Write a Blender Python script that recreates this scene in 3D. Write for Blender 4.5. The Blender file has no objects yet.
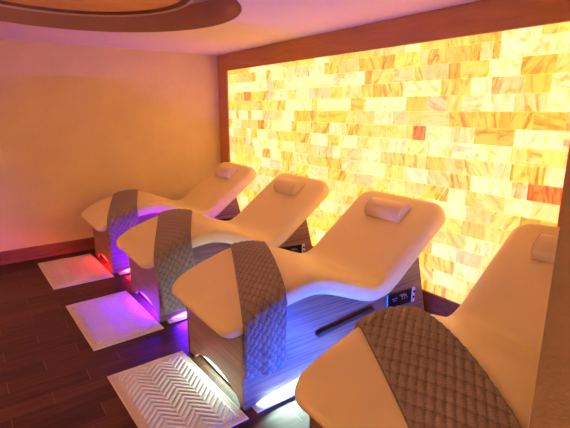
import bpy, bmesh, math, random
from mathutils import Vector, Matrix
random.seed(7)
scene = bpy.context.scene
COL = scene.collection
R = math.radians
PI = math.pi

# ------------------------------------------------------------------ helpers
def link(o, parent=None):
    COL.objects.link(o)
    if parent: o.parent = parent
    return o
def obj(name, bm, m, parent=None, smooth=False, loc=None):
    me = bpy.data.meshes.new(name)
    bmesh.ops.recalc_face_normals(bm, faces=bm.faces[:])
    bm.to_mesh(me); bm.free()
    if m: me.materials.append(m)
    if smooth:
        for p in me.polygons: p.use_smooth = True
    o = bpy.data.objects.new(name, me)
    if loc: o.location = loc
    return link(o, parent)
def tag(o, label, cat, group=None):
    o['label'] = label; o['category'] = cat
    if group: o['group'] = group
    return o
def thing(name, label, cat, loc=(0, 0, 0), group=None):
    o = bpy.data.objects.new(name, None); o.empty_display_size = .1
    o.location = loc; link(o)
    return tag(o, label, cat, group)
def struct(name, bm, m, smooth=False):
    o = obj(name, bm, m, None, smooth); o['kind'] = 'structure'; return o
def box(bm, a, b, bev=0, seg=2):
    r = bmesh.ops.create_cube(bm, size=1)
    vs = r['verts']
    for v in vs:
        v.co = Vector(((a[i] + b[i]) / 2 + v.co[i] * (b[i] - a[i])) for i in range(3))
    if bev:
        es = list({e for v in vs for e in v.link_edges})
        bmesh.ops.bevel(bm, geom=es, offset=bev, segments=seg, affect='EDGES', profile=.5)
def bxo(name, a, b, m, parent=None, bev=0, seg=2, smooth=False):
    bm = bmesh.new(); box(bm, a, b, bev, seg); return obj(name, bm, m, parent, smooth)
def prism(bm, pts, x0, x1, axis=0):
    """polygon given in the two other axes, extruded along axis"""
    def P(x, q):
        if axis == 0: return (x, q[0], q[1])
        if axis == 1: return (q[0], x, q[1])
        return (q[0], q[1], x)
    A = [bm.verts.new(P(x0, q)) for q in pts]; B = [bm.verts.new(P(x1, q)) for q in pts]
    bm.faces.new(A); bm.faces.new(B[::-1])
    n = len(pts)
    for i in range(n): bm.faces.new((A[i], B[i], B[(i+1) % n], A[(i+1) % n]))
def interp(x, xs, ys):
    if x <= xs[0]: return ys[0]
    for i in range(len(xs)-1):
        if x <= xs[i+1]:
            t = (x-xs[i])/(xs[i+1]-xs[i]); return ys[i]*(1-t)+ys[i+1]*t
    return ys[-1]
def catmull(pts, n):
    out = []
    P = [Vector(p) for p in pts]; P = [2*P[0]-P[1]] + P + [2*P[-1]-P[-2]]
    for i in range(1, len(P)-2):
        for k in range(n):
            t = k/n
            a, b, c, d = P[i-1:i+3]
            out.append(.5*((2*b)+(c-a)*t+(2*a-5*b+4*c-d)*t*t+(3*b-a-3*c+d)*t*t*t))
    out.append(P[-2]); return out

# ------------------------------------------------------------------ materials
class NT:
    def __init__(s, name):
        s.m = bpy.data.materials.new(name); s.m.use_nodes = True
        s.t = s.m.node_tree; s.b = s.t.nodes['Principled BSDF']
    def n(s, typ, **kw):
        x = s.t.nodes.new(typ)
        for k, v in kw.items():
            if k in x.inputs.keys(): x.inputs[k].default_value = v
            else: setattr(x, k, v)
        return x
    def l(s, a, b): s.t.links.new(a, b)
    def ramp(s, stops):
        r = s.n('ShaderNodeValToRGB'); e = r.color_ramp.elements
        while len(e) < len(stops): e.new(.5)
        for i, (p, c) in enumerate(stops): e[i].position = p; e[i].color = (*c, 1) if len(c) == 3 else c
        return r
    def coords(s, scale=(1, 1, 1), kind='Object', rot=(0, 0, 0)):
        c = s.n('ShaderNodeTexCoord'); mp = s.n('ShaderNodeMapping')
        mp.inputs['Scale'].default_value = scale; mp.inputs['Rotation'].default_value = rot
        s.l(c.outputs[kind], mp.inputs['Vector']); return mp.outputs['Vector']
    def bump(s, h, strength, dist=.01):
        b = s.n('ShaderNodeBump'); b.inputs['Strength'].default_value = strength; b.inputs['Distance'].default_value = dist
        s.l(h, b.inputs['Height']); s.l(b.outputs['Normal'], s.b.inputs['Normal'])
def mat(name, col, rough=.5, noise=0, nscale=20, metal=0, bump=0, bscale=200, spec=.5, scale3=(1, 1, 1)):
    t = NT(name); t.b.inputs['Roughness'].default_value = rough; t.b.inputs['Metallic'].default_value = metal
    t.b.inputs['Specular IOR Level'].default_value = spec
    v = t.coords(scale3)
    nz = t.n('ShaderNodeTexNoise', Scale=nscale, Detail=4.0); t.l(v, nz.inputs['Vector'])
    d = noise
    r = t.ramp([(.3, tuple(c*(1-d) for c in col)), (.7, tuple(min(1, c*(1+d)) for c in col))])
    t.l(nz.outputs['Fac'], r.inputs['Fac']); t.l(r.outputs['Color'], t.b.inputs['Base Color'])
    if bump:
        n2 = t.n('ShaderNodeTexNoise', Scale=bscale, Detail=3.0); t.l(v, n2.inputs['Vector']); t.bump(n2.outputs['Fac'], bump)
    return t.m
def wood(name, dark, light, scale=(1, 1, 1), rough=.4, freq=9, bump=.05, spec=.5):
    """scale stretches grain: small value along the grain"""
    t = NT(name); t.b.inputs['Roughness'].default_value = rough; t.b.inputs['Specular IOR Level'].default_value = spec
    v = t.coords(scale)
    n1 = t.n('ShaderNodeTexNoise', Scale=freq, Detail=6.0, Roughness=.65, Distortion=.3); t.l(v, n1.inputs['Vector'])
    r = t.ramp([(.28, dark), (.5, tuple((a+b)/2 for a, b in zip(dark, light))), (.72, light)])
    t.l(n1.outputs['Fac'], r.inputs['Fac']); t.l(r.outputs['Color'], t.b.inputs['Base Color'])
    t.bump(n1.outputs['Fac'], bump); return t.m

M = {}
M['cushion'] = mat('cushion_leatherette', (.88, .79, .36), .42, .015, 6, bump=.05, bscale=350)
M['pillow'] = mat('pillow_leatherette', (.80, .71, .40), .45, .01, 6, bump=.04, bscale=350)
M['laminate'] = wood('base_laminate', (.085, .038, .024), (.38, .215, .13), (14, 1.1, 42), .38, 1.6)
M['laminate_front'] = wood('base_laminate_front', (.17, .09, .06), (.40, .26, .18), (1.1, 14, 42), .38, 1.6)
M['frame_wood'] = wood('frame_wood', (.44, .20, .055), (.58, .28, .09), (1.2, 8, 10), .5, 2.2, .02)
M['frame_wood_v'] = wood('frame_wood_upright', (.44, .20, .055), (.58, .28, .09), (10, 8, 1.2), .45, 2.2, .02)
M['base_wood'] = wood('baseboard_wood', (.16, .055, .034), (.28, .105, .06), (10, 1, 10), .4, 2.2, .02)
M['disc_wood'] = wood('ceiling_disc_wood', (.74, .32, .12), (.90, .50, .24), (2.2, .8, 2), .5, 2.5, .02)
M['rim_wood'] = wood('ceiling_disc_rim_wood', (.16, .06, .03), (.24, .10, .05), (3, 3, 3), .5, 3, .02)
M['lip'] = mat('ceiling_disc_lip', (.85, .66, .55), .5, .03)
M['recess'] = mat('recess_brown_paint', (.46, .29, .17), .9, .03, 8, bump=.05, spec=.05)
M['ceiling'] = mat('ceiling_plaster', (.93, .77, .73), .85, .01, 5, bump=.04, bscale=120)
M['pillar'] = mat('pillar_plaster', (.40, .33, .19), .9, .04, 30, spec=.1, bump=.35, bscale=130)
M['front'] = mat('far_room_plaster', (.55, .40, .30), .9, .03, 12)
M['black'] = mat('black_gloss_panel', (.012, .010, .012), .18, .1)
M['dark_bar'] = mat('dark_bar', (.035, .018, .014), .4, .1)
M['metal'] = mat('brushed_chrome', (.8, .8, .82), .22, .03, 60, metal=1)
M['grey_key'] = mat('panel_marking', (.22, .20, .19), .4, .02)
M['plinth'] = mat('pale_plinth', (.78, .78, .76), .55, .03)
M['plate'] = mat('added_glow_plate_pale', (.62, .64, .62), .4, .04, 30)  # pale colour for the plate added to catch the LED glow
M['pale'] = mat('pale_chrome_tone', (.74, .66, .62), .3, .01)  # chrome end piece, its bright reflection put in as pale colour
M['mat'] = mat('bath_mat_cotton', (.74, .68, .66), .95, .05, 60, bump=.5, bscale=420, spec=.1)

t = NT('quilted_towel_cloth')
t.b.inputs['Roughness'].default_value = .95; t.b.inputs['Specular IOR Level'].default_value = .1
v = t.coords((1, 1, 1)); n1 = t.n('ShaderNodeTexNoise', Scale=260.0, Detail=3.0); t.l(v, n1.inputs['Vector'])
r = t.ramp([(.3, (.22, .185, .13)), (.7, (.38, .33, .24))]); t.l(n1.outputs['Fac'], r.inputs['Fac'])
sa_ = t.n('ShaderNodeAttribute'); sa_.attribute_name = 'groove_shade'
sm_ = t.n('ShaderNodeMixRGB', blend_type='MULTIPLY'); t.l(sa_.outputs['Fac'], sm_.inputs['Fac']); t.l(r.outputs['Color'], sm_.inputs['Color1']); sm_.inputs['Color2'].default_value = (.42, .38, .36, 1)  # shade in the quilt grooves, darkened into the cloth colour
t.l(sm_.outputs[0], t.b.inputs['Base Color']); t.bump(n1.outputs['Fac'], .5, .004)
try:
    t.b.inputs['Sheen Weight'].default_value = .15
except Exception: pass
M['towel'] = t.m

# stucco left wall
t = NT('stucco_wall'); t.b.inputs['Roughness'].default_value = .85; t.b.inputs['Specular IOR Level'].default_value = .25
v = t.coords(); n1 = t.n('ShaderNodeTexNoise', Scale=3.0, Detail=8.0, Roughness=.6); t.l(v, n1.inputs['Vector'])
r = t.ramp([(.3, (.82, .72, .36)), (.7, (.90, .80, .42))]); t.l(n1.outputs['Fac'], r.inputs['Fac']); t.l(r.outputs['Color'], t.b.inputs['Base Color'])
n2 = t.n('ShaderNodeTexNoise', Scale=22.0, Detail=8.0, Roughness=.7); t.l(v, n2.inputs['Vector']); t.bump(n2.outputs['Fac'], .35, .02)
M['stucco'] = t.m

# plank floor : rows 0.13 wide in x, planks 0.63 long in y, stepping 0.21 per row
t = NT('plank_floor'); b = t.b; b.inputs['Specular IOR Level'].default_value = .5
geo = t.n('ShaderNodeNewGeometry'); sx = t.n('ShaderNodeSeparateXYZ'); t.l(geo.outputs['Position'], sx.inputs[0])
def math_(op, a, bb=None):
    x = t.n('ShaderNodeMath', operation=op)
    for i, q in enumerate((a, bb)):
        if q is None: continue
        if isinstance(q, (int, float)): x.inputs[i].default_value = q
        else: t.l(q, x.inputs[i])
    return x.outputs[0]
u = math_('DIVIDE', math_('ADD', sx.outputs['X'], .04), .13); row = math_('FLOOR', u); fu = math_('FRACT', u)
w_ = math_('DIVIDE', math_('ADD', sx.outputs['Y'], math_('MULTIPLY', row, .212)), .63); pl = math_('FLOOR', w_); fw = math_('FRACT', w_)
cmb = t.n('ShaderNodeCombineXYZ'); t.l(row, cmb.inputs[0]); t.l(pl, cmb.inputs[1])
wn = t.n('ShaderNodeTexWhiteNoise'); t.l(cmb.outputs[0], wn.inputs['Vector'])
g = t.n('ShaderNodeCombineXYZ'); t.l(math_('MULTIPLY', sx.outputs['X'], 26), g.inputs[0]); t.l(math_('ADD', math_('MULTIPLY', sx.outputs['Y'], 2.4), math_('MULTIPLY', wn.outputs['Value'], 50)), g.inputs[1]); t.l(math_('MULTIPLY', wn.outputs['Value'], 9), g.inputs[2])
nz = t.n('ShaderNodeTexNoise', Scale=1.5, Detail=6.0, Roughness=.6, Distortion=.4); t.l(g.outputs[0], nz.inputs['Vector'])
fac = math_('ADD', math_('MULTIPLY', nz.outputs['Fac'], .75), math_('MULTIPLY', wn.outputs['Value'], .3))
r = t.ramp([(.25, (.016, .006, .004)), (.5, (.060, .020, .012)), (.8, (.12, .042, .024))]); t.l(fac, r.inputs['Fac'])
eu = math_('MINIMUM', fu, math_('SUBTRACT', 1, fu)); ew = math_('MULTIPLY', math_('MINIMUM', fw, math_('SUBTRACT', 1, fw)), 4.85)
jl = math_('LESS_THAN', eu, .012); je = math_('LESS_THAN', ew, .016)
mx = t.n('ShaderNodeMixRGB'); t.l(jl, mx.inputs['Fac']); t.l(r.outputs['Color'], mx.inputs['Color1']); mx.inputs['Color2'].default_value = (.022, .009, .007, 1)
m2 = t.n('ShaderNodeMixRGB'); t.l(je, m2.inputs['Fac']); t.l(mx.outputs[0], m2.inputs['Color1']); m2.inputs['Color2'].default_value = (.17, .075, .045, 1)
t.l(m2.outputs[0], b.inputs['Base Color']); b.inputs['Roughness'].default_value = .5
b.inputs['Specular IOR Level'].default_value = .3
t.bump(math_('SUBTRACT', nz.outputs['Fac'], math_('MULTIPLY', math_('MAXIMUM', jl, je), .8)), .12, .004)
M['floor'] = t.m

# backlit salt bricks: brick tone and vein amount come with each brick
t = NT('backlit_salt'); b = t.b; b.inputs['Roughness'].default_value = .5
uv = t.n('ShaderNodeUVMap'); uv.uv_map = 'UVMap'
at = t.n('ShaderNodeAttribute'); at.attribute_name = 'tone_f'
av = t.n('ShaderNodeAttribute'); av.attribute_name = 'vein_f'
mp = t.n('ShaderNodeMapping'); mp.inputs['Scale'].default_value = (3.2, 26, 1); t.l(uv.outputs[0], mp.inputs['Vector'])
n1 = t.n('ShaderNodeTexNoise', Scale=1.0, Detail=5.0, Roughness=.6, Distortion=.8); t.l(mp.outputs[0], n1.inputs['Vector'])
mp2 = t.n('ShaderNodeMapping'); mp2.inputs['Scale'].default_value = (9, 16, 1); t.l(uv.outputs[0], mp2.inputs['Vector'])
n2 = t.n('ShaderNodeTexNoise', Scale=1.0, Detail=6.0, Roughness=.65, Distortion=1.2); t.l(mp2.outputs[0], n2.inputs['Vector'])
cl = t.n('ShaderNodeMath', operation='SUBTRACT'); t.l(n1.outputs['Fac'], cl.inputs[0]); cl.inputs[1].default_value = .50
k1 = t.n('ShaderNodeMath', operation='MULTIPLY', use_clamp=True); t.l(cl.outputs[0], k1.inputs[0]); k1.inputs[1].default_value = 7.0
k2 = t.n('ShaderNodeMath', operation='MULTIPLY', use_clamp=True); t.l(k1.outputs[0], k2.inputs[0]); t.l(av.outputs['Fac'], k2.inputs[1])
c2 = t.n('ShaderNodeMath', operation='SUBTRACT'); t.l(n2.outputs['Fac'], c2.inputs[0]); c2.inputs[1].default_value = .47
k3 = t.n('ShaderNodeMath', operation='MULTIPLY', use_clamp=True); t.l(c2.outputs[0], k3.inputs[0]); k3.inputs[1].default_value = 5.0
# base tone: mix brick tone with deeper amber clouds
a1 = t.n('ShaderNodeMixRGB', blend_type='MULTIPLY'); t.l(k3.outputs[0], a1.inputs['Fac']); t.l(at.outputs['Vector'], a1.inputs['Color1']); a1.inputs['Color2'].default_value = (1, .74, .22, 1)
a2 = t.n('ShaderNodeMixRGB', blend_type='MULTIPLY'); t.l(k2.outputs[0], a2.inputs['Fac']); t.l(a1.outputs[0], a2.inputs['Color1']); a2.inputs['Color2'].default_value = (.80, .32, .06, 1)
c4 = t.n('ShaderNodeMath', operation='SUBTRACT'); t.l(n2.outputs['Fac'], c4.inputs[0]); c4.inputs[1].default_value = .585
k4 = t.n('ShaderNodeMath', operation='MULTIPLY', use_clamp=True); t.l(c4.outputs[0], k4.inputs[0]); k4.inputs[1].default_value = 9.0
k5 = t.n('ShaderNodeMath', operation='MULTIPLY', use_clamp=True); t.l(k4.outputs[0], k5.inputs[0]); t.l(av.outputs['Fac'], k5.inputs[1])
a3 = t.n('ShaderNodeMixRGB', blend_type='MULTIPLY'); t.l(k5.outputs[0], a3.inputs['Fac']); t.l(a2.outputs[0], a3.inputs['Color1']); a3.inputs['Color2'].default_value = (.72, .26, .05, 1)
t.l(a3.outputs[0], b.inputs['Emission Color']); b.inputs['Emission Strength'].default_value = 1.33
b.inputs['Base Color'].default_value = (.5, .3, .15, 1)
M['salt'] = t.m
t = NT('salt_joint_glow'); t.b.inputs['Base Color'].default_value = (.4, .2, .08, 1); t.b.inputs['Emission Color'].default_value = (1, .36, .05, 1); t.b.inputs['Emission Strength'].default_value = 1.3
M['joint'] = t.m
def emat(name, c, s):
    t = NT(name); t.b.inputs['Base Color'].default_value = (*c, 1); t.b.inputs['Emission Color'].default_value = (*c, 1); t.b.inputs['Emission Strength'].default_value = s; return t.m

# ------------------------------------------------------------------ room
ZC = 2.261
X1, Y0 = 7.4, -6.2
XP, YP = 4.977, -1.98
def simple_box(name, a, b, m):
    bm = bmesh.new(); box(bm, a, b); return struct(name, bm, m)
simple_box('floor', (-.15, Y0-.15, -.1), (X1+.15, .2, 0), M['floor'])
simple_box('wall_left', (-.15, Y0, 0), (0, 0, ZC), M['stucco'])
simple_box('wall_back', (-.15, .03, 0), (X1+.15, .2, ZC), M['recess'])
simple_box('wall_right', (XP, YP, 0), (X1+.15, .03, ZC), M['pillar'])
simple_box('wall_front', (-.15, Y0-.15, 0), (X1+.15, Y0, ZC), M['front'])
simple_box('wall_far_right', (X1, Y0, 0), (X1+.15, YP, ZC), M['front'])
# ceiling with a round opening
CX, CY, RC = 1.98, -2.01, 1.03
def rect_pt(a, x0, x1, y0, y1):
    dx, dy = math.cos(a), math.sin(a); ts = []
    if dx > 1e-9: ts.append((x1-CX)/dx)
    if dx < -1e-9: ts.append((x0-CX)/dx)
    if dy > 1e-9: ts.append((y1-CY)/dy)
    if dy < -1e-9: ts.append((y0-CY)/dy)
    t_ = min(ts); return (CX+dx*t_, CY+dy*t_)
RX = (-.15, X1+.15, Y0-.15, .2)
HR = .20
angs = [2*PI*i/128 for i in range(128)] + [math.atan2(y-CY, x-CX) % (2*PI) for x in RX[:2] for y in RX[2:]]
angs.sort()
bm = bmesh.new()
ra = [bm.verts.new((CX+RC*math.cos(a), CY+RC*math.sin(a), ZC)) for a in angs]
rb = [bm.verts.new((*rect_pt(a, *RX), ZC)) for a in angs]
rc = [bm.verts.new((CX+RC*math.cos(a), CY+RC*math.sin(a), ZC+.05)) for a in angs]
rd = [bm.verts.new((*rect_pt(a, *RX), ZC+.05)) for a in angs]
n = len(angs)
for i in range(n):
    j = (i+1) % n
    for A, B in ((ra, rb), (rb, rd), (rd, rc), (rc, ra)): bm.faces.new((A[i], A[j], B[j], B[i]))
struct('ceiling', bm, M['ceiling'])
# recess drum (open at the bottom)
def lathe(bm, prof, cx, cy, N=128, closed=False):
    rings = []
    for (rr, z) in prof:
        if rr < 1e-6: rings.append([bm.verts.new((cx, cy, z))])
        else: rings.append([bm.verts.new((cx+rr*math.cos(2*PI*i/N), cy+rr*math.sin(2*PI*i/N), z)) for i in range(N)])
    ps = list(zip(rings, rings[1:])) + ([(rings[-1], rings[0])] if closed else [])
    for A, B in ps:
        for i in range(N):
            j = (i+1) % N
            if len(A) == 1: bm.faces.new((A[0], B[j], B[i]))
            elif len(B) == 1: bm.faces.new((A[i], A[j], B[0]))
            else: bm.faces.new((A[i], A[j], B[j], B[i]))
bm = bmesh.new()
lathe(bm, [(RC-.006, ZC-.0005), (RC-.006, ZC+HR), (RC+.04, ZC+HR), (RC+.04, ZC+.06)], CX, CY)
struct('trim_1', bm, M['recess'])
bm = bmesh.new(); lathe(bm, [(0, ZC+HR), (RC+.04, ZC+HR), (RC+.04, ZC+HR+.03), (0, ZC+HR+.03)], CX, CY)
struct('ceiling_recess', bm, M['ceiling'])
# suspended wooden disc
DX, DY, DR, DZ = 2.00, -2.12, .79, 2.33
d = thing('ceiling_disc', 'round wooden ceiling disc with a pale lip, hanging inside the brown round recess', 'ceiling panel', (DX, DY, DZ))
bm = bmesh.new()
lathe(bm, [(DR-.004, .012), (DR-.006, .002), (DR, -.002), (DR+.010, .002), (DR+.010, .03), (DR-.004, .03)], 0, 0, closed=True); obj('lip', bm, M['lip'], d, True)
bm = bmesh.new(); lathe(bm, [(DR-.004, .012), (DR-.02, .03), (DR-.04, .03), (DR-.04, .06), (DR-.004, .06)], 0, 0, closed=True); obj('rim', bm, M['rim_wood'], d)
bm = bmesh.new(); lathe(bm, [(0, .042), (DR-.3, .040), (DR-.04, .030), (DR-.04, .075), (0, .085)], 0, 0); obj('panel', bm, M['disc_wood'], d)
for a in (0, 2.1, 4.2):
    bm = bmesh.new(); box(bm, (.4*math.cos(a)-.01, .4*math.sin(a)-.01, .075), (.4*math.cos(a)+.01, .4*math.sin(a)+.01, ZC+HR-DZ)); obj('hanger', bm, M['metal'], d)

# salt wall frame
ZT, ZB, XL, XR = 2.062, .218, .235, 4.21
def trim(i, a, b, m): bm = bmesh.new(); box(bm, a, b, .003, 1); struct('trim_%d' % i, bm, m)
trim(2, (0, -.03, ZT), (XP, .03, ZC), M['frame_wood'])
trim(3, (0, -.03, 0), (XL, .03, ZT), M['frame_wood_v'])
trim(4, (XR, -.03, 0), (XP, .03, ZT), M['frame_wood_v'])
bm = bmesh.new(); box(bm, (XL, -.03, 0), (XR, .03, ZB), .003, 1); struct('baseboard_back', bm, M['base_wood'])
bm = bmesh.new(); prism(bm, [(0, 0), (.030, 0), (.030, .028), (.018, .040), (.018, .128), (.010, .14), (0, .14)], Y0, -.03, 1); struct('baseboard_left', bm, M['base_wood'])

# salt panel
panel = thing('salt_brick_panel', 'large glowing backlit wall panel of yellow and orange salt bricks', 'wall panel', ((XL+XR)/2, .0, ZB))
P0 = Vector(panel.location)
sp = [('R', 3, 0.62, 0.78), ('R', 6, 3.12, 3.24), ('R', 9, 4.01, 4.18), ('S', 3, 1.02, 1.10), ('S', 4, 0.93, 1.04), ('S', 5, 0.42, 0.49), ('S', 1, 2.15, 2.28), ('S', 1, 3.21, 3.34), ('S', 8, 3.89, 4.1), ('S', 6, 2.41, 2.49), ('S', 7, 2.15, 2.23), ('O', 1, 2.77, 2.91), ('O', 2, 2.61, 2.68), ('O', 2, 3.39, 3.48), ('O', 9, 1.01, 1.18), ('O', 6, 0.92, 1.06), ('A', 0, 3.57, 3.74), ('O', 1, 3.56, 3.61), ('O', 1, 3.69, 3.74), ('A', 8, 3.26, 3.43), ('A', 2, 3.90, 4.08), ('A', 5, 3.42, 3.61), ('A', 5, 3.61, 3.78), ('O', 5, 3.78, 3.86), ('A', 5, 3.87, 3.99), ('A', 5, 3.99, 4.17), ('O', 11, 3.99, 4.19), ('A', 4, 2.44, 2.6), ('O', 3, 2.69, 2.78), ('A', 4, 3.04, 3.23), ('W', 1, 1.2, 1.43), ('W', 1, 1.86, 2.08), ('W', 2, 0.26, 0.5), ('W', 2, 0.5, .7), ('W', 2, 0.7, .9), ('W', 2, .9, 1.12), ('W', 3, 1.67, 1.86), ('W', 4, 1.99, 2.17), ('W', 2, 2.19, 2.38), ('W', 2, 2.38, 2.6), ('W', 2, 3.68, 3.88), ('W', 4, 3.66, 3.86), ('W', 7, 3.47, 3.67), ('W', 7, 3.68, 3.88), ('W', 3, 3.01, 3.33), ('W', 1, 3.77, 3.90), ('W', 1, 3.91, 4.03), ('W', 5, 2.72, 2.92), ('W', 6, 2.17, 2.39), ('W', 6, 3.26, 3.44), ('W', 6, 3.89, 4.17), ('W', 7, 2.31, 2.54)]
TONE = {'W': (.80, .50, .25), 'Y': (.80, .41, .12), 'A': (.80, .34, .045), 'O': (.9, .28, .03), 'S': (.80, .38, .07), 'R': (1.0, .15, .03)}
bm = bmesh.new(); uvl = bm.loops.layers.uv.new('UVMap')
tl = bm.faces.layers.float_vector.new('tone_f'); vl = bm.faces.layers.float.new('vein_f')
rng = random.Random(11)
rows = [(ZT, 2.009)]
z = 2.009
while z > ZB+.01:
    rows.append((z, max(ZB, z-.1065))); z -= .1065
for k, (zt, zb) in enumerate(rows):
    S = sorted([(a, b_, ty) for ty, kk, a, b_ in sp if kk == k])
    segs = []; x = XL
    def fill(a, b_):
        while b_-a > 1e-3:
            w = rng.choice((.09, .13, .17, .2, .22, .26)) * rng.uniform(.9, 1.1)
            if b_-a-w < .07: w = b_-a
            q = rng.random(); ty = 'W' if q < .22 else 'Y' if q < .82 else 'A' if q < .91 else 'S'
            segs.append((a, a+w, ty)); a += w
    for a, b_, ty in S:
        a = max(a, x)
        if b_-a < .03: continue
        if a-x > .045: fill(x, a)
        else: a = x
        segs.append((a, b_, ty)); x = b_
    if XR-x > .04: fill(x, XR)
    elif segs: segs[-1] = (segs[-1][0], XR, segs[-1][2])
    for a, b_, ty in segs:
        bb = bmesh.new(); g = .0012; dp = rng.uniform(0, .005)
        box(bb, (a+g, -.012-dp, zb+g), (b_-g, .012, zt-g), .002, 1)
        T = [c*rng.uniform(.90, 1.05) for c in TONE[ty]]
        if ty == 'Y': T[1] *= rng.uniform(.88, 1.08); T[2] *= rng.uniform(.5, 1.6)
        vn = {'W': rng.choice((0, .1, .2, .3)), 'Y': rng.choice((.2, .3, .45, .6, .8)), 'A': rng.uniform(.4, .9), 'O': 1.3, 'S': 1.2, 'R': 3.0}[ty]
        an = rng.choice((0, PI/2, PI/2, .8, -.8, 1.1, -1.2)) + rng.uniform(-.25, .25)
        if ty in 'OS': an = rng.choice((PI/2, 1.1, 1.9))
        ox, oy = rng.uniform(0, 40), rng.uniform(0, 40)
        ca, sa = math.cos(an), math.sin(an)
        vm = {}
        for v_ in bb.verts: vm[v_] = bm.verts.new(v_.co - P0)
        for f in bb.faces:
            nf = bm.faces.new([vm[v_] for v_ in f.verts]); nf[tl] = Vector(T); nf[vl] = vn
            for lp in nf.loops:
                c = lp.vert.co; px, pz = c.x-(a-P0.x), c.z-(zb-P0.z)
                lp[uvl].uv = (px*ca+pz*sa+ox, -px*sa+pz*ca+oy)
        bb.free()
o = obj('bricks', bm, M['salt'], panel)
bm = bmesh.new(); box(bm, (XL, .010, ZB), (XR, .028, ZT)); bmesh.ops.translate(bm, verts=bm.verts, vec=-P0); obj('backing', bm, M['joint'], panel)

# ------------------------------------------------------------------ lounger
W2 = .41            # half width of cushion
TOPP = [(-1.862, .497), (-1.80, .533), (-1.67, .600), (-1.45, .670), (-1.33, .688), (-1.23, .683), (-1.12, .655), (-1.0, .607), (-.88, .556), (-.80, .525), (-.735, .515), (-.67, .532), (-.60, .575), (-.52, .636), (-.34, .768), (-.16, .900), (-.075, .962)]
TH = 0.125
top = catmull([(0, y, z) for y, z in TOPP], 8)
for p in top: p.z += .0
ty_ = [p.y for p in top]; tz_ = [p.z for p in top]
def ztop(y): return interp(y, ty_, tz_)
L = [0]
for a, b_ in zip(top, top[1:]): L.append(L[-1]+(b_-a).length)
LT = L[-1]
def frame(s):
    y = interp(s, L, ty_); z = interp(s, L, tz_)
    y2 = interp(min(s+.02, LT), L, ty_); y1 = interp(max(s-.02, 0), L, ty_)
    z2 = interp(min(s+.02, LT), L, tz_); z1 = interp(max(s-.02, 0), L, tz_)
    tg = Vector((0, y2-y1, z2-z1)).normalized(); nm = Vector((0, -tg.z, tg.y))
    return Vector((0, y, z)), nm
ER = .055           # edge rounding
def section(w, th, k=1.0):
    """closed ring: list of (x, drop below top)"""
    pts = []; n = 14; er = min(ER, th*.48)*1.0
    xs = w-er
    for i in range(n+1):
        x = -xs+2*xs*i/n; pts.append((x, .010*abs(x/w)**3))
    for i in range(1, 7):
        a = PI/2*i/6; pts.append((xs+er*math.sin(a), .010+er*(1-math.cos(a))*.95))
    rb = min(.03, th*.3)
    for i in range(0, 5):
        a = PI/2*i/4; pts.append((w-rb*(1-math.cos(a)), th-rb+rb*math.sin(a)))
    for i in range(n-1, 0, -1):
        x = -(w-rb)+2*(w-rb)*i/n; pts.append((x, th))
    for i in range(4, -1, -1):
        a = PI/2*i/4; pts.append((-w+rb*(1-math.cos(a)), th-rb+rb*math.sin(a)))
    for i in range(6, 0, -1):
        a = PI/2*i/6; pts.append((-xs-er*math.sin(a), .010+er*(1-math.cos(a))*.95))
    return pts
def make_cushion():
    bm = bmesh.new(); rings = []
    ss = []
    N = 90
    for i in range(N+1): ss.append(LT*i/N)
    ss += [.004, .010, .03, LT-.004, LT-.010, LT-.03]; ss = sorted(set(ss))
    for s in ss:
        P, nm = frame(s)
        rf, rh = .125, .12
        w = W2
        if s < rf: w = W2-rf*.9+rf*.9*math.sqrt(max(0, 1-((rf-s)/rf)**2))
        elif LT-s < rh: w = W2-rh+rh*math.sqrt(max(0, 1-((rh-(LT-s))/rh)**2))
        e = min(s, LT-s); q = 1.0
        re = .05
        if e < re: q = .12+.88*math.sqrt(max(0, 1-((re-e)/re)**2))
        th0 = TH*(.60+.40*min(1, s/.5)) 
        th = th0*q
        off = (th0-th)*.45
        rings.append([bm.verts.new(P+Vector((x, 0, 0))-nm*(dd+off)) for x, dd in section(w, th)])
    m = len(rings[0])
    for A, B in zip(rings, rings[1:]):
        for i in range(m): bm.faces.new((A[i], A[(i+1) % m], B[(i+1) % m], B[i]))
    bm.faces.new(rings[0]); bm.faces.new(rings[-1][::-1])
    return bm
def zbot(y):        # underside of cushion at y
    best = ztop(y)-TH
    for i in range(0, 200):
        s = LT*i/199; P, nm = frame(s); q = P-nm*TH
        if abs(q.y-y) < .012: return q.z
    return best
# side outline of the base
def side_outline():
    pts = [(-1.735, 0)]
    ys = [-1.735, -1.62, -1.5, -1.4, -1.3, -1.2, -1.1, -1.0, -.93, -.87, -.8, -.73, -.66, -.6, -.54, -.48, -.42, -.36, -.325]
    up = [(y, zbot(y)+.025) for y in ys]
    pts += up
    pts += [(-.20, .17), (-.165, .0)]
    # bottom arch back to the foot
    y1, y0 = -.24, -1.695
    for i in range(0, 33):
        t_ = i/32; pts.append((y1+(y0-y1)*t_, .068*math.sin(PI*t_)**.75))
    return pts
SO = side_outline()
BW = .372
ANCH = -1.735
GL = {'r': (1, .02, .03), 'p': (.13, .008, 1), 'g': (.62, 1, .82), 'b': (.004, .07, 1)}

def area(name, loc, rot, sx, sy, power, col, parent=None, spread=PI):
    ld = bpy.data.lights.new(name, 'AREA'); ld.shape = 'RECTANGLE'; ld.size = sx; ld.size_y = sy
    ld.energy = power; ld.color = col; ld.spread = spread
    o = bpy.data.objects.new(name, ld); o.location = loc; o.rotation_euler = rot
    return link(o, parent)

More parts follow.
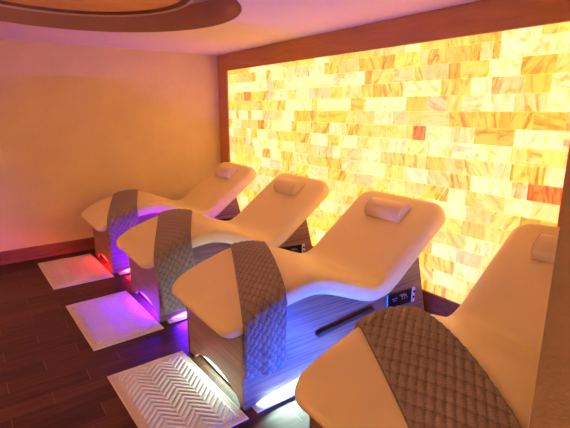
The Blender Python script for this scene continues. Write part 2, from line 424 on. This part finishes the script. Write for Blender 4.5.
def make_lounger():
    root = thing('spa_lounger', '', 'lounger')
    cu = obj('cushion', make_cushion(), M['cushion'], root, True)
    for sgn in (-1, 1):
        bm = bmesh.new(); x = sgn*BW
        prism(bm, SO, x-sgn*.022, x); obj('side_panel', bm, M['laminate'], root)
    # foot panel with arched cut-out
    bm = bmesh.new(); zt = zbot(-1.73)+.02
    pts = [(-BW+.022, 0), (-BW+.022, zt), (BW-.022, zt), (BW-.022, 0)]
    for i in range(0, 25):
        t_ = i/24; pts.append((.325-.60*t_, .098*math.sin(PI*t_)**.6))
    prism(bm, pts, -1.733, -1.711, 1); obj('front_panel', bm, M['laminate_front'], root)
    bm = bmesh.new(); x = BW-.022
    prism(bm, [(-.327, .62), (-.349, .62), (-.222, .165), (-.19, .03), (-.168, .03), (-.200, .17)], -x, x); obj('back_panel', bm, M['laminate_front'], root)
    bxo('plinth', (-.25, -1.60, .012), (.25, -.32, .40), M['plinth'], root, .004, 1)
    bxo('added_glow_plate', (-.435, -1.69, .001), (.435, -.26, .008), M['plate'], root, .003, 1)  # pale plate added so the LED glow shows bright on the floor
    # handle bar on the near side
    bm = bmesh.new(); x = BW
    a = math.atan2(.335-.299, .465)
    prism(bm, [(-1.235, .288), (-1.24, .300), (-1.235, .312), (-.775, .350), (-.765, .338), (-.77, .325)], x, x+.028)
    obj('side_bar', bm, M['dark_bar'], root)
    # control panel
    cp = bpy.data.objects.new('control_panel', None)
    bm = bmesh.new()
    ca = [(-.625, .285), (-.625, .392), (-.372, .382), (-.372, .272)]
    prism(bm, ca, x, x+.010); bmesh.ops.bevel(bm, geom=bm.edges[:], offset=.003, segments=1, affect='EDGES')
    cp = obj('control_panel', bm, M['black'], root)
    bm = bmesh.new()
    rr = random.Random(3)
    keys = [(-.475, .357, .05, .006), (-.475, .345, .012, .012), (-.455, .345, .012, .012), (-.435, .345, .012, .012), (-.47, .325, .008, .008), (-.445, .325, .008, .008), (-.42, .325, .008, .008), (-.55, .345, .05, .005), (-.55, .33, .035, .004)]
    for nm_, ks in (('keypad', keys[:7]), ('display', keys[7:])):
        bm = bmesh.new()
        for (yy, zz, w, h) in ks: box(bm, (x+.0095, yy-w/2, zz-h/2), (x+.0115, yy+w/2, zz+h/2))
        obj(nm_, bm, M['grey_key'], cp)
    bm = bmesh.new(); prism(bm, [(-.370, .272), (-.370, .382), (-.338, .380), (-.338, .269)], x, x+.013); bmesh.ops.bevel(bm, geom=bm.edges[:], offset=.003, segments=2, affect='EDGES')
    sk = obj('socket_plate', bm, M['pale'], root)
    for zz in (.350, .310):
            bm = bmesh.new()
            r_ = bmesh.ops.create_cone(bm, cap_ends=True, segments=20, radius1=.009, radius2=.009, depth=.004, matrix=Matrix.Translation((x+.0145, -.354, zz)) @ Matrix.Rotation(PI/2, 4, 'Y'))
            obj('socket', bm, M['black'], sk)
    return root
def make_pillow():
    root = thing('neck_pillow', '', 'pillow')
    # half-round roll: profile in local (v along recliner, n outwards), extruded in x
    prof = [(-.083, 0.0), (-.085, .010)]
    for i in range(0, 17):
        a = PI-PI*i/16; prof.append((.082*math.cos(a), .020+.056*math.sin(a)))
    prof += [(.085, .010), (.083, 0.0)]
    bm = bmesh.new(); hw = .166
    rings = []
    for x, s in [(-hw, .96), (-hw+.005, 1), (hw-.005, 1), (hw, .96)]:
        rings.append([bm.verts.new((x, v_*s, .0+n_*s+(1-s)*.01)) for v_, n_ in prof])
    m = len(prof)
    for A, B in zip(rings, rings[1:]):
        for i in range(m): bm.faces.new((A[i], A[(i+1) % m], B[(i+1) % m], B[i]))
    bm.faces.new(rings[0]); bm.faces.new(rings[-1][::-1])
    roll = obj('roll', bm, M['pillow'], root, True)
    roll.data.set_sharp_from_angle(angle=R(35))
    for x in (-hw+.004, hw-.004):
        bm = bmesh.new()
        pp = [Vector((x, v_*1.0, n_*1.0)) for v_, n_ in prof]
        N = len(pp)
        rs = []
        for i, q in enumerate(pp):
            nxt = pp[(i+1) % N]-pp[i-1]; nrm = Vector((0, -nxt.z, nxt.y)).normalized()
            rs.append([bm.verts.new(q+nrm*.0022*math.cos(b_)+Vector((.0022*math.sin(b_), 0, 0))) for b_ in (0, PI/2, PI, 3*PI/2)])
        for i in range(N):
            A, B = rs[i], rs[(i+1) % N]
            for k in range(4): bm.faces.new((A[k], A[(k+1) % 4], B[(k+1) % 4], B[k]))
        obj('piping', bm, M['pillow'], root, True)
    return root

def copy_tree(o, parent=None):
    c = o.copy(); COL.objects.link(c)
    c.parent = parent
    for ch in list(o.children): copy_tree(ch, c)
    return c

LX = [.61, 1.865, 3.108, 4.412]
LY = [-.035, -.01, 0, 0]
labels = ['cream padded spa lounger nearest the left wall, red glow at its foot',
          'cream padded spa lounger second from the left wall, a violet glow beneath its wood base',
          'cream padded spa lounger third from the left wall, its wood side lit blue',
          'cream padded spa lounger nearest the camera, partly hidden by the brown wall corner']
L0 = make_lounger(); loungers = [L0]
for i in range(1, 4): loungers.append(copy_tree(L0))
for i, o in enumerate(loungers):
    o.location = (LX[i], LY[i], 0); tag(o, labels[i], 'lounger', 'spa loungers in a row below the salt panel')
    c = GL['rpgb'[i]]
    K = [4.0, 11, 8, 16.0][i]
    # LED strips fixed low on the plinth, shining out through the arches
    area('light_strip', (0, -1.62, .045), (R(-80), 0, 0), .44, .03, [1.2, 1.4, .4, .3][i]*K, c, o)
    area('light_strip', (-.366, -1.30, .026), (0, R(90+18), 0), .02, .6, [.08, 1.3, .2, 1.4][i]*K, c, o)
    area('light_strip', (.262, -1.22, .04), (0, R(-76), 0), .03, .8, [3, 5, 3, 1][i]*K, c, o, R(100))

# pillows
s_p = None
def put_pillow(o, i):
    yc = -.245; y = yc+LY[i]
    dz = .900-.768; dy = .18; tilt = math.atan2(dz, dy)
    o.location = (LX[i]+(.015 if i < 3 else -.03), y, ztop(yc)+.006); o.rotation_euler = (tilt, 0, 0)
P = make_pillow(); PL = [P]+[copy_tree(P) for _ in range(3)]
pl = ['half-round beige neck pillow on the lounger nearest the left wall', 'half-round beige neck pillow on the second lounger from the left wall',
      'half-round beige neck pillow on the lounger with the blue-lit side', 'half-round beige neck pillow cut off by the brown wall corner at right']
for i, o in enumerate(PL): put_pillow(o, i); tag(o, pl[i], 'pillow', 'neck pillows on the loungers')

# ------------------------------------------------------------------ towels
def edge_path():
    """path across the cushion from far edge, over and down the near side: returns function t->(x, drop, nx, nz), arc length param"""
    pass
def make_towel(far, near, hang_z, tiltx, seed, hang_far=.07, mm=(.031, .041), folds=0.0):
    """far/near = (y0,y1) of the strip at the far and near cushion edges, lounger-local"""
    rg = random.Random(seed)
    er = ER+.004; xs = W2-ER; off = .005
    bm = bmesh.new(); th = .008; stl = bm.verts.layers.float.new('groove_shade')
    nW = 64
    step = .0052
    path = []           # (x, drop, nx, nz, s)
    # far hang
    s = 0
    zr = .012
    Hn = .60-hang_z
    k = int(hang_far/step)
    for i in range(k): path.append((-W2-.006, .064+hang_far*(k-i)/k, -1, 0))
    for i in range(8):
        a = PI/2*(1-i/8); path.append((-xs-er*math.sin(a), .010+er*(1-math.cos(a))*.95, -math.sin(a), math.cos(a)))
    nn = int(2*xs/step)
    for i in range(nn+1):
        x = -xs+2*xs*i/nn; path.append((x, .010*abs(x/W2)**3, 0, 1))
    for i in range(1, 9):
        a = PI/2*i/8; path.append((xs+er*math.sin(a), .010+er*(1-math.cos(a))*.95, math.sin(a), math.cos(a)))
    k2 = int(Hn/step)
    for i in range(1, k2+1): path.append((W2+.006, .064+Hn*i/k2, 1, 0))
    S_ = [0]
    for a, b_ in zip(path, path[1:]): S_.append(S_[-1]+math.hypot(b_[0]-a[0], b_[1]-a[1]))
    top_, bot_ = [], []
    i_near = len(path)-k2-1
    for idx, (x, dr, nx, nz_) in enumerate(path):
        u_ = min(1, max(0, (x+W2)/(2*W2)))
        ya, yb = far[0]*(1-u_)+near[0]*u_, far[1]*(1-u_)+near[1]*u_
        hang = max(0, idx-i_near)/max(1, k2)
        ya += tiltx*hang*.3; yb += tiltx*hang*.3
        ra_, rb_ = [], []
        for j in range(nW+1):
            v_ = j/nW; y = ya*(1-v_)+yb*v_
            z = ztop(y)
            if hang > 0:
                yr = near[0]*(1-v_)+near[1]*v_
                z = ztop(yr)
                # the hem levels out lower down
                zz = z-.064-(z-.064-hang_z-.012*math.sin(v_*2.6+seed))*hang
            else: zz = z-dr
            wy = (v_-.5)*(near[1]-near[0])
            p1 = S_[idx]/mm[1]; p2 = wy/mm[0]
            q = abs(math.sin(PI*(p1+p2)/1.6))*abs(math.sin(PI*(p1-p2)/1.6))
            e = min(v_, 1-v_)*(yb-ya)
            puff = .012*q**.45 * min(1, e/.008)
            fold = folds*hang*math.sin(v_*9+seed)*.9
            hh = off+puff+max(0, fold)
            base = Vector((x, y, zz))
            nv = Vector((nx, 0, nz_)).normalized()
            slope = 0
            edge = min(1, e/.006)
            lift = hh+ (th-off)*edge
            ra_.append(bm.verts.new(base+nv*(.003+lift*(.25+.75*edge)+max(0, fold))))
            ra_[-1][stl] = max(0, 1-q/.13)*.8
            rb_.append(bm.verts.new(base+nv*(.0045+(max(0, fold)))))
        top_.append(ra_); bot_.append(rb_)
    n = len(top_)
    for i in range(n-1):
        for j in range(nW):
            bm.faces.new((top_[i][j], top_[i+1][j], top_[i+1][j+1], top_[i][j+1]))
            bm.faces.new((bot_[i][j], bot_[i][j+1], bot_[i+1][j+1], bot_[i+1][j]))
        for j in (0, nW): bm.faces.new((top_[i][j], bot_[i][j], bot_[i+1][j], top_[i+1][j]))
    for i in (0, n-1):
        for j in range(nW): bm.faces.new((top_[i][j], top_[i][j+1], bot_[i][j+1], bot_[i][j]))
    return bm
TW = [((-1.47, -1.19), (-1.76, -1.46), .33, 0, 1, 'grey-brown quilted towel draped across the lounger nearest the left wall'),
      ((-1.42, -1.09), (-1.77, -1.47), .10, .15, 2, 'grey-brown quilted towel draped across the second lounger, hanging almost to the floor'),
      ((-1.37, -1.09), (-1.755, -1.483), .235, -.03, 3, 'grey-brown quilted towel with diamond stitching hanging in front of the blue-lit side panel'),
      ((-1.44, -1.01), (-1.87, -1.53), .30, 0, 4, 'brown quilted towel lying across the lounger nearest the camera')]
for i, (a, b_, hz, tx, sd, lab) in enumerate(TW):
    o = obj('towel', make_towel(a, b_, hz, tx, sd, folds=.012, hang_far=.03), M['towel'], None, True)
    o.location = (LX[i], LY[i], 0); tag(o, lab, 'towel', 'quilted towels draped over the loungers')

# ------------------------------------------------------------------ bath mats
def make_mat(c0, cx, cy, seed):
    """c0 = far-left corner, cx = vector along length, cy = vector along width"""
    bm = bmesh.new(); nx, ny = 190, 120
    lx, ly = cx.length, cy.length
    V = []
    def relief(a, b_):
        bd = .045
        e = min(a, lx-a, b_, ly-b_)
        if e < bd: return .0045+.0015*(1 if e < .010 else 0)
        cw = (ly-2*bd)/5
        q = (b_-bd)/cw; ci = int(q); fq = q-ci
        t_ = a+(cw*fq if ci % 2 == 0 else cw*(1-fq))*1.0
        ph = (t_/.044) % 1
        ridge = min(1, max(0, (.5-abs(ph-.5))*2/.45))
        col = 1
        return .0035+.006*ridge*min(1, .2+col)
    for i in range(nx+1):
        r_ = []
        for j in range(ny+1):
            a, b_ = lx*i/nx, ly*j/ny
            h = relief(a, b_)
            if i in (0, nx) or j in (0, ny): h = .0005
            p_ = c0+cx*(i/nx)+cy*(j/ny)
            h += .0008*math.sin(p_.x*17+seed)+.0008*math.sin(p_.y*23+seed)
            r_.append(bm.verts.new((p_.x, p_.y, max(h, .0006))))
        V.append(r_)
    for i in range(nx):
        for j in range(ny): bm.faces.new((V[i][j], V[i+1][j], V[i+1][j+1], V[i][j+1]))
    B = [bm.verts.new((v_.co.x, v_.co.y, .0002)) for v_ in (V[0][0], V[nx][0], V[nx][ny], V[0][ny])]
    bm.faces.new(B)
    return bm
MM = [((.199, -2.345), (1.062, -2.315), (.192, -1.811), 'white cotton bath mat tinged red, nearest the left wall'),
      ((1.50, -2.291), (2.368, -2.262), (1.473, -1.786), 'white chevron bath mat lit violet in front of the second lounger'),
      ((2.724, -2.264), (3.56, -2.239), (2.714, -1.772), 'white chevron bath mat nearest the camera, lit pale green along its edge')]
for i, (a, b_, c, lab) in enumerate(MM):
    c0 = Vector((*a, 0)); o = obj('bath_mat', make_mat(c0, Vector((*b_, 0))-c0, Vector((*c, 0))-c0, i), M['mat'], None, True)
    tag(o, lab, 'bath mat', 'bath mats at the feet of the loungers')

# ------------------------------------------------------------------ lights: cove, and unseen added fill lamps
PINK = (1, .54, .14); WARM = (1, .55, .30)
dl_em = emat('fill_downlight_lens', (1, .62, .5), 4)
def fill_downlight(x, y, power, col, lab):  # unseen ceiling lamps added to fill the room with warm light
    d = thing('fill_downlight', lab, 'added fill light', (x, y, ZC))
    bm = bmesh.new(); lathe(bm, [(.055, -.001), (.075, -.004), (.075, 0.0), (.055, 0.0)], 0, 0, 32, True); obj('ring', bm, M['metal'], d, True)
    bm = bmesh.new(); lathe(bm, [(0, -.0008), (.055, -.0008), (.055, .0)], 0, 0, 32); obj('lens', bm, dl_em, d)
    ld = bpy.data.lights.new('fill_downlight_lamp', 'AREA'); ld.shape = 'DISK'; ld.size = .11; ld.energy = power; ld.color = col
    o = bpy.data.objects.new('fill_downlight_lamp', ld); o.location = (0, 0, -.006); link(o, d)
for (x, y, pw, c, lab) in [(3.2, -4.2, 9, PINK, 'unseen fill light added in the ceiling behind the camera, over the open floor'), (5.6, -4.2, 9, PINK, 'unseen fill light added in the ceiling behind the camera, by the doorway'), (1.0, -4.4, 6, PINK, 'unseen fill light added in the ceiling behind the camera, by the left wall')]:
    fill_downlight(x, y, pw, c, lab)
# cove light above the disc (faces the recess top and walls)
ld = bpy.data.lights.new('cove_lamp', 'AREA'); ld.shape = 'DISK'; ld.size = 1.1; ld.energy = 6; ld.color = (.75, .25, .9)
o = bpy.data.objects.new('cove_lamp', ld); o.location = (DX, DY, DZ+.09); o.rotation_euler = (PI, 0, 0); link(o)

# unseen wall washers, added behind the camera to throw pink light on to the ceiling
for (x, y) in ((1.6, -5.9), (4.6, -5.9)):
    d = thing('fill_uplight', 'unseen pink fill light added on the far wall behind the camera, %s' % ('by the left wall' if x < 3 else 'by the doorway'), 'wall light', (x, Y0, 1.7))
    bm = bmesh.new(); prism(bm, [(0, 0), (.10, .03), (.12, .12), (0, .12)], -.2, .2); obj('shade', bm, M['metal'], d)
    area('fill_uplight_lamp', (0, .10, .13), (PI+R(20), 0, 0), .35, .08, 95, (1, .49, .38), d, R(130))
w = bpy.data.worlds.new('world'); scene.world = w; w.use_nodes = True
w.node_tree.nodes['Background'].inputs[0].default_value = (.9, .5, .45, 1); w.node_tree.nodes['Background'].inputs[1].default_value = .0

# ------------------------------------------------------------------ camera
f, yaw, pit = 434.04, .9480, .23778
fw = Vector((-math.sin(yaw)*math.cos(pit), math.cos(yaw)*math.cos(pit), -math.sin(pit)))
rt = Vector((math.cos(yaw), math.sin(yaw), 0)); up = rt.cross(fw)
cam = bpy.data.cameras.new('camera'); co = bpy.data.objects.new('camera', cam); link(co)
cam.sensor_fit = 'HORIZONTAL'; cam.sensor_width = 36; cam.lens = f/570*36; cam.clip_start = .02
mw = Matrix((rt, up, -fw)).transposed().to_4x4(); mw.translation = Vector((5.2732, -2.7496, 1.6)); co.matrix_world = mw
scene.camera = co
vs = scene.view_settings; vs.view_transform = 'Standard'; vs.look = 'None'; vs.gamma = 1; vs.use_curve_mapping = False; vs.exposure = .68
